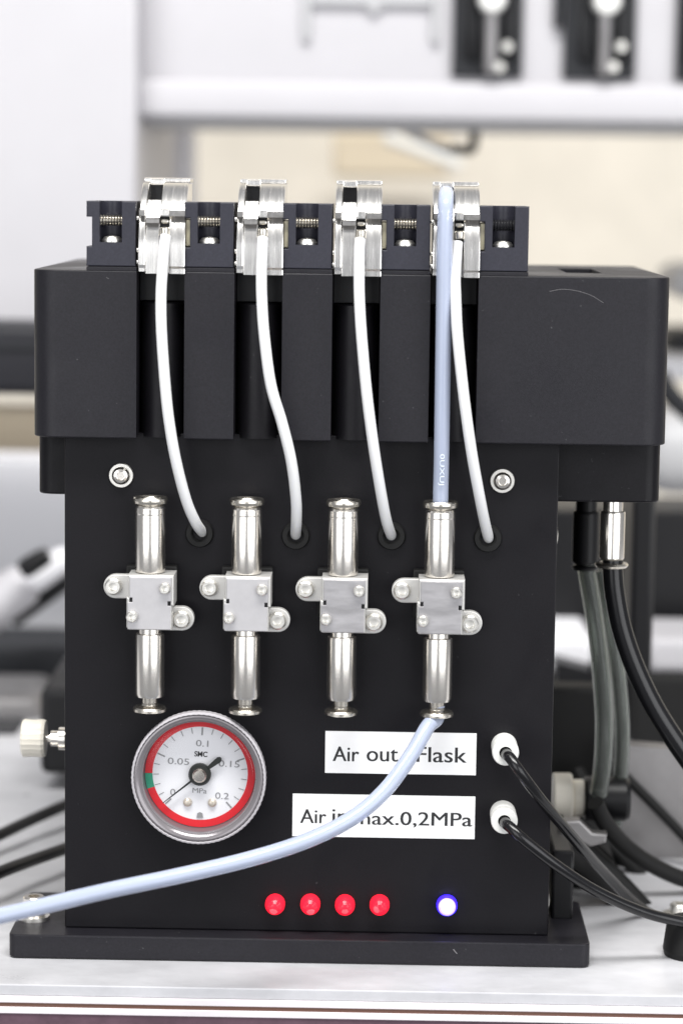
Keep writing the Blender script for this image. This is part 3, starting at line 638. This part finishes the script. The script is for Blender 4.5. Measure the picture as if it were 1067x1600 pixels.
# indicator lamps
def lamp(px, py, blue):
    O = P(px, py, 0.0); r = (16.0 if blue else 15.3) * S
    if not blue:
        l = obj('red_lamp', lathe([(r, -0.0003), (r, 0.0022), (r * 0.93, 0.0034), (r * 0.72, 0.0046), (r * 0.4, 0.0054), (0, 0.0057)], O, (0, -1, 0), 36), 'led_red', ins)
        obj('hot_spot', lathe([(r * 0.42, 0.00535), (r * 0.25, 0.0057), (0, 0.0059)], O + Vector((random.uniform(-0.0007, 0.0007), 0.0002, random.uniform(-0.0012, 0.0006))), (0, -1, 0), 20), 'led_red_core', l)
    else:
        l = obj('blue_lamp', lathe([(r, -0.0003), (r, 0.0018), (r * 0.90, 0.0024), (r * 0.8, 0.0024)], O, (0, -1, 0), 36), 'led_blue', ins)
        obj('lens', lathe([(r * 0.84, 0.0018), (r * 0.82, 0.0036), (r * 0.6, 0.0048), (0, 0.0054)], O, (0, -1, 0), 36), 'led_blue_lens', l)
        obj('hot_spot', lathe([(r * 0.64, 0.0040), (r * 0.58, 0.0051), (r * 0.3, 0.0060), (0, 0.0062)], O + Vector((0, 0, 0.0006)), (0, -1, 0), 28), 'led_blue_core', l)
for x, y in ((430, 1412), (485, 1412), (539, 1413), (593, 1413)): lamp(x, y, False)
lamp(698, 1414, True)

# white push-in ports
def port(px, py):
    O = P(px, py, -0.0110); O.y = 0; r = 20.5 * S
    p = obj('tube_port', lathe([(r * 0.98, 0), (r * 0.98, 0.0060), (r * 0.94, 0.0064), (r * 0.94, 0.0068), (r, 0.0071), (r, 0.0104), (r * 0.93, 0.0110), (r * 0.48, 0.0110), (r * 0.44, 0.0100), (r * 0.44, 0.004), (0, 0.004)], O, (0, -1, 0), 40), 'white_plastic', ins)
    return O
p1 = port(790, 1177); p2 = port(788, 1284)

# thumb knob on the left flank
kz = P(70, 1154, 0.03).z; kY = 0.03
L0 = P(101, 1154, kY).x
tk = obj('flow_knob', lathe([(0, 0), (0.0058, 0), (0.0064, 0.0006), (0.0062, 0.0035), (0.0064, 0.0068), (0.0060, 0.0078), (0, 0.0078)], (P(35, 1154, kY).x, kY, kz), (1, 0, 0), 44, knurl=0.03), 'ivory_plastic', ins)
xs = P(73, 1154, kY).x - P(35, 1154, kY).x
obj('stem', lathe([(0.0012, 0.0075), (0.0012, 0.0095), (0.0026, 0.0096), (0.0026, 0.0122), (0.0038, 0.0123), (0.0038, 0.0145)], (P(35, 1154, kY).x, kY, kz), (1, 0, 0), 28), 'nickel', tk)

# fitting under the middle block on the right
YF2 = 0.028
def vfit(cx, ytop, yb, yfl, r, rf, Y, m, mf, name):
    O = P(cx, ytop, Y); zz = lambda p: P(cx, p, Y).z - O.z
    r *= S; rf *= S
    f = obj(name, lathe([(0, zm0 - O.z + 0.0005), (r * 0.8, zm0 - O.z + 0.0005), (r * 0.8, -0.0004), (r * 0.95, -0.0006), (r, -0.0012), (r, zz(yb) + 0.0006), (r * 0.92, zz(yb)), (r * 0.6, zz(yb)), (0, zz(yb))], O, (0, 0, 1), 44), m, ins)
    q = zz(yfl)
    obj('release_ring', lathe([(r * 0.6, zz(yb) + 0.001), (r * 0.6, q + 0.0018), (rf * 0.92, q + 0.0014), (rf, q + 0.0008), (rf * 0.9, q), (0, q)], O, (0, 0, 1), 44), mf, f)
    return O, P(cx, yfl, Y)
_, e1p = vfit(957.5, 796, 874, 886, 20, 27, YF2, 'nickel', 'nickel_dark', 'hose_fitting')
_, e2p = vfit(916, 796, 880, 890, 22, 22, 0.06, 'black_plastic', 'black_plastic', 'hose_fitting')
# side fitting low on the right flank
sz_ = P(880, 1247, 0.078).z; sX = px1 - 0.002
sf = obj('side_fitting', lathe([(0, 0), (0.0085, 0), (0.0088, 0.0006), (0.0088, 0.0062), (0.0082, 0.0068), (0.0062, 0.0070), (0.0066, 0.0076), (0.0066, 0.0105), (0.006, 0.0112), (0, 0.0112)], (P(863, 1247, 0.078).x, 0.078, sz_), (1, 0, 0), 32), 'ivory_plastic', ins)
obj('elbow', lathe([(0, 0.0113), (0.0075, 0.0113), (0.0078, 0.012), (0.0078, 0.0255), (0.007, 0.027), (0, 0.027)], (P(863, 1247, 0.078).x, 0.078, sz_), (1, 0, 0), 32), 'black_plastic', sf)
lv = obj('side_lever', prism([(P(x, y, 0.05).x, P(x, y, 0.05).z) for x, y in ((872, 1282), (905, 1280), (925, 1300), (948, 1302), (946, 1316), (922, 1322), (900, 1312), (874, 1330))], 'y', 0.048, 0.054, 0.0008), 'dull_steel', ins)
obj('rear_foot_block', pbox(862, 1330, 896, 1440, 0.02, 0.08, 0.001), 'black_plastic', ins)

# ------------------------------------------------------------------ cables and tubes (things of their own)
cables = [
 ([(259, 368), (256.5, 385), (253.5, 425), (251.5, 465), (252.5, 520), (258, 600), (264.5, 660), (275, 720), (290.5, 780), (305, 815), (316, 831)], 'white cable from the first clamp on the left to the grommet beside the first valve'),
 ([(410.5, 371), (409.5, 390), (408.5, 430), (409, 465), (412.5, 520), (423, 600), (440.5, 660), (455, 720), (462.5, 780), (463, 815), (462, 835)], 'white cable of the second clamp, bending most sharply before its grommet'),
 ([(562.5, 373), (561.5, 392), (561, 430), (561.5, 465), (564.5, 520), (571.5, 600), (578.5, 660), (587, 720), (597, 780), (604, 815), (611, 836)], 'white cable of the third clamp, next to the translucent tube on its left side'),
 ([(714.5, 378), (713, 397), (711, 430), (712, 465), (714.5, 520), (722.5, 600), (730, 660), (739, 720), (750, 780), (757, 815), (763, 840)], 'white cable running close beside the translucent upright tube')]
for pts, lab in cables:
    n = len(pts); P3 = []
    for i, (x, y) in enumerate(pts):
        Y = [-0.0085, -0.0100, -0.0125, -0.0140, -0.0160, -0.0170, -0.0165, -0.0145, -0.0105, -0.0060, 0.0005][i]
        P3.append(P(x, y, Y))
    P3.append(P3[-1] + Vector((0.0003, 0.004, -0.001)))
    o = obj('white_cable', sweep(P3, 8.3 * S, 20, 8, r2=8.2 * S), 'white_cable', None, 60); setp(o, lab, 'cable', 'white clamp cables')
AX4 = AXV + vp * 3
zR = P(687, 779, YV).z; zL = P(683, 1112, YV).z
tp = [P(697, 305, 0.016), P(697, 302, 0.006), P(697, 303, -0.004), P(696.5, 316, -0.0105), P(695.5, 345, -0.0123), P(694, 420, -0.0128), P(692, 560, -0.0120), P(690, 700, -0.0105)]
tp += [Vector((AX4, YV, zR + 0.004)), Vector((AX4, YV, zR - 0.004))]
tube = obj('translucent_tube', sweep(tp, 11.7 * S, 28, 8, bore=0.62), 'milky_tube', None, 60); setp(tube, 'upright translucent bluish tube from the fourth clamp down into the fourth valve', 'tube')
pt = text('tube_print', '0UXUJ', 666, 738, 713, 729, -0.0123, 'tube_print', tube, math.radians(90))
for v in pt.data.vertices:                                   # wrap the print round the tube
    c = P(689.6, 733, -0.0103); dx = v.co.x - c.x; rr = 11.9 * S; v.co.y = c.y - math.sqrt(max(0, rr * rr - dx * dx)) - 0.00005
tq = [Vector((AX4, YV, zL + 0.003)), Vector((AX4, YV - 0.0005, zL - 0.002)), P(668, 1136, -0.014), P(643, 1179, -0.020), P(602, 1235, -0.027), P(550, 1279, -0.034), P(480, 1314, -0.041), P(390, 1343, -0.048), P(280, 1369, -0.057), P(170, 1392, -0.067), P(60, 1418, -0.079), P(-60, 1446, -0.093), P(-160, 1470, -0.10)]
t2 = obj('translucent_tube', sweep(tq, 11.7 * S, 28, 8, bore=0.62), 'milky_tube', None, 60); setp(t2, 'milky tube curving from the fourth valve across both labels towards the left edge', 'tube')

def btube(name, pts, r, lab, m='black_gloss', cat='tube', group=None):
    o = obj(name, sweep(pts, r, 20, 10, bore=0.7 if m == 'clear_hose' else 0.0), m, None, 60); setp(o, lab, cat, group); return o
btube('black_tube', [p1 + Vector((0, -0.005, 0)), p1 + Vector((0.0003, -0.0125, -0.0002)), P(798, 1186, -0.016), P(815, 1210, -0.018), P(850, 1256, -0.012), P(900, 1315, 0.005), P(950, 1370, 0.03), P(1000, 1418, 0.05), P(1060, 1450, 0.06), P(1140, 1470, 0.07)], 8.6 * S, 'thin black tube from the upper white port crossing to the worktop', group='tubes of the two white ports')
btube('black_tube', [p2 + Vector((0, -0.005, 0)), p2 + Vector((0.0003, -0.0125, -0.0002)), P(798, 1294, -0.016), P(820, 1314, -0.018), P(870, 1353, -0.016), P(930, 1392, -0.010), P(1000, 1424, -0.004), P(1060, 1440, 0.0), P(1150, 1455, 0.0)], 8.6 * S, 'thin black tube from the lower white port sweeping to the picture edge', group='tubes of the two white ports')
btube('thick_black_tube', [e1p + Vector((0, 0, 0.003)), P(957.5, 892, YF2), P(961, 930, YF2), P(972, 985, YF2), P(993, 1045, YF2), P(1023, 1107, YF2), P(1060, 1165, YF2), P(1100, 1220, YF2), P(1150, 1280, YF2)], 16.5 * S, 'glossy thick black tube hanging from the nickel fitting under the housing')
btube('clear_hose', [e2p + Vector((0, 0, 0.002)), P(918, 900, 0.06), P(928, 960, 0.06), P(938, 1040, 0.06), P(944, 1120, 0.06), P(942, 1190, 0.06), P(935, 1240, 0.065)], 15 * S, 'clear hose below the black fitting, nearer the front plate', 'clear_hose', 'hose', 'clear hoses')
btube('clear_hose', [P(938, 890, 0.075), P(946, 930, 0.075), P(958, 1000, 0.075), P(968, 1080, 0.075), P(972, 1150, 0.075), P(968, 1230, 0.08), P(960, 1290, 0.09)], 13 * S, 'second clear hose between the other clear hose and the thick black tube', 'clear_hose', 'hose', 'clear hoses')
btube('black_cable', [P(880, 1290, 0.09), P(915, 1330, 0.09), P(960, 1378, 0.09), P(1000, 1425, 0.085), P(1050, 1470, 0.085), P(1130, 1510, 0.085)], 9 * S, 'thin black cable lowest of the tangle beside the base plate', 'black_rubber', 'cable')
btube('black_cable', [P(885, 1255, 0.11), P(930, 1300, 0.11), P(985, 1352, 0.11), P(1030, 1392, 0.11), P(1130, 1440, 0.11)], 12 * S, 'black cable between the matt hose and the tubes of the white ports', 'black_rubber', 'cable')
btube('black_hose', [P(880, 1330, 0.05), P(915, 1352, 0.06), P(950, 1392, 0.066), P(985, 1422, 0.07), P(1040, 1452, 0.075), P(1130, 1478, 0.08)], 17 * S, 'thick black hose lying lowest behind the port tubes on the worktop', 'black_rubber', 'hose')
btube('black_hose', [P(900, 1205, 0.14), P(935, 1275, 0.13), P(965, 1335, 0.12), P(1010, 1370, 0.12), P(1130, 1420, 0.12)], 15 * S, 'dark hose running down behind the low side fitting', 'black_rubber', 'hose')
btube('black_hose', [P(930, 1255, 0.055), P(945, 1285, 0.06), P(975, 1320, 0.07), P(1015, 1350, 0.075), P(1070, 1375, 0.08), P(1150, 1395, 0.09)], 14 * S, 'thick matt black hose leaving the low side fitting', 'black_rubber', 'hose')
btube('black_cable', [P(955, 1190, 0.12), P(985, 1222, 0.12), P(1025, 1262, 0.12), P(1072, 1312, 0.12), P(1140, 1390, 0.12)], 9 * S, 'black cable crossing in front of the steel plate', 'black_rubber', 'cable')
btube('black_cable', [P(895, 1310, 0.07), P(935, 1345, 0.07), P(975, 1385, 0.07), P(1020, 1432, 0.07), P(1060, 1462, 0.075), P(1150, 1480, 0.08)], 15 * S, 'black cable lying behind the tubes of the white ports', 'black_rubber', 'cable')
